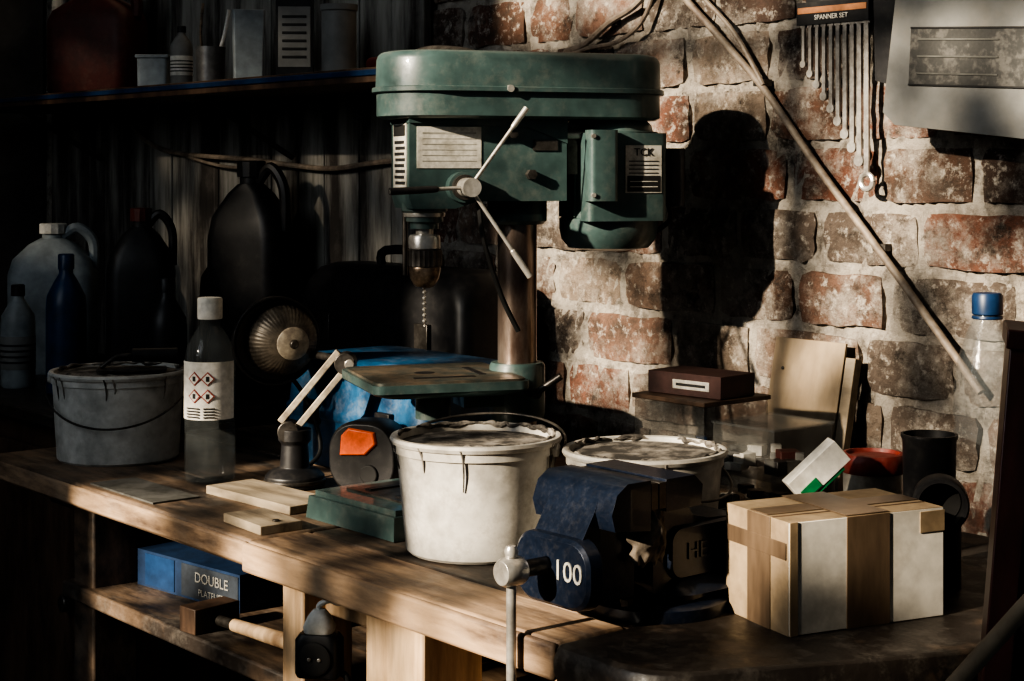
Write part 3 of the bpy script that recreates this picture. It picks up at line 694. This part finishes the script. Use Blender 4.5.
w.lathe([(.0135,.240),(.0145,.241),(.0145,.258),(.013,.261),(0,.261)],BLUEP,n=36,flute=.02,fn=18); w.lathe([(.0145,.236),(.015,.237),(.0145,.239)],BLUEP,n=30)
w.done('water_bottle',(.460,1.645,T),0,0)
# shallow wooden case leaning at the right end
w=B()
MAH=mk('mahogany',(.15,.048,.034),.35,0,(.06,.022,.016),.48,16,.1,stretch=(1,1,.3))
Hc=1.12
w.box((.15,.035,Hc/2),(.28,.05,Hc-.02),BLACK)
for x in(.010,.290): w.box((x,.035,Hc/2),(.020,.075,Hc),MAH)
for z in(.02,.55,Hc-.012): w.box((.15,.0,z),(.28,.020,.026),MAH)
w.box((.15,.035,Hc-.006),(.305,.082,.014),MAH)
for z in(1.04,.93): w.box((.035,-.008,z),(.024,.008,.04),DSTEEL); w.cyl((.035,-.010,z),(.035,-.018,z),.006,STEEL)
w.tube([(.06,-.01,1.0),(.06,-.035,1.0),(.06,-.035,.92),(.06,-.01,.92)],.004,DSTEEL,sm=3)
o=w.done('wooden_case',(.268,1.225,0),0,.003); o.rotation_euler=(0,math.radians(4.5),math.radians(-14))
w=B(); w.cyl((-.60,.95,.0),(.345,1.10,.962),.0055,PLY,r1=.006,n=14); w.done('broom_handle',(0,0,0),0,0)

# ================= UNDER BENCH =================
w=B(); w.box((0,0,.022),(.205,.11,.044),NAVY); w.box((.045,-.0555,.022),(.110,.001,.038),mk('box_spine',(.035,.045,.06),.5)); w.text('DOUBLE',.017,GREYP,frame((.05,-.0565,.028),(1,0,0),(0,0,1))); w.text('PLATELIFT',.011,GREYP,frame((.05,-.0565,.011),(1,0,0),(0,0,1)))
w.box((-.055,-.0555,.022),(.06,.001,.038),BLUEP)
w.done('boxed_tool_kit',(*PL(-.315,-.50),.72),WA+.12,.001)
w=B(); w.cyl((0,0,.012),(.11,0,.012),.007,LEGW,r1=.009); w.cyl((-.03,0,.012),(0,0,.012),.006,DSTEEL); w.box((-.045,0,.014),(.03,.06,.028),DWOOD); w.done('wooden_mallet',(*PL(-.13,-.595),.72),WA+.1,.001)
w=B(); w.lathe([(0,0),(.012,0),(.012,.03),(.006,.034),(0,.034)],REDP); w.done('red_glue_tube',(*PL(-.09,-.50),.72),0,0)
w=B()
w.loft([(rrect(.040,.024,.006),0),(rrect(.044,.028,.008),.004),(rrect(.044,.028,.008),.036),(rrect(.036,.024,.008),.042)],BLACK)
w.lathe([(.016,0),(.0165,.0015),(.013,.003),(0,.001)],RUBBER,axisM((0,-.0145,.02),(0,-1,0)),n=30)
for x in(-.005,.005): w.cyl((x,-.016,.02),(x,-.018,.02),.0018,STEEL)
w.loft([(rrect(.028,.022,.008),.042),(rrect(.030,.024,.008),.048),(rrect(.022,.018,.008),.058),(rrect(.012,.012,.005),.064)],WHITE)
w.tube([(0,0,.062),(.0,0,.068),(.010,.0,.073),(.018,.004,.070),(.026,.012,.072),(.035,.03,.07)],.003,WHITE)
w.tube([(.02,.0,.005),(.03,.0,-.01),(.03,.01,-.1),(.02,.02,-.3),(.05,.03,-.5)],.0034,RUBBER)
w.done('extension_socket',(*PL(.125,-.650),.745),math.radians(-12),.0006)

# ================= LIGHT =================
sd=Vector((.76,.57,-.39)).normalized()
L=bpy.data.lights.new('sun','SUN'); L.energy=12; L.angle=math.radians(1.2); L.color=(1,.86,.67)
o=bpy.data.objects.new('sun',L); scene.collection.objects.link(o); o.rotation_euler=sd.to_track_quat('-Z','Y').to_euler(); o.location=(-2,-2,3)
A=bpy.data.lights.new('added_fill_light','AREA'); A.energy=13; A.shape='RECTANGLE'; A.size=1.1; A.size_y=1.2; A.color=(.88,.94,1)  # soft fill lamp added inside the opening to lift the shade
o=bpy.data.objects.new('added_fill_light',A); scene.collection.objects.link(o); px,py=PL(.02,-2.55); o.location=(px,py,2.03)
o.rotation_euler=Vector((.90,.40,-.35)).to_track_quat('-Z','Y').to_euler()
wd=bpy.data.worlds.new('world'); scene.world=wd; wd.use_nodes=True
bg=wd.node_tree.nodes['Background']; bg.inputs[0].default_value=(.48,.6,.68,1); bg.inputs[1].default_value=.085
# ================= CAMERA =================
c=bpy.data.cameras.new('camera'); c.sensor_width=36; c.lens=1700/1024*36; c.shift_y=-170.5/1024
c.clip_start=.05
co=bpy.data.objects.new('camera',c); scene.collection.objects.link(co); co.location=(0,0,1.23); co.rotation_euler=(math.radians(90),0,0)
scene.camera=co
try:
    scene.view_settings.view_transform='AgX'; scene.view_settings.look='AgX - High Contrast'
except Exception as e: print(e)
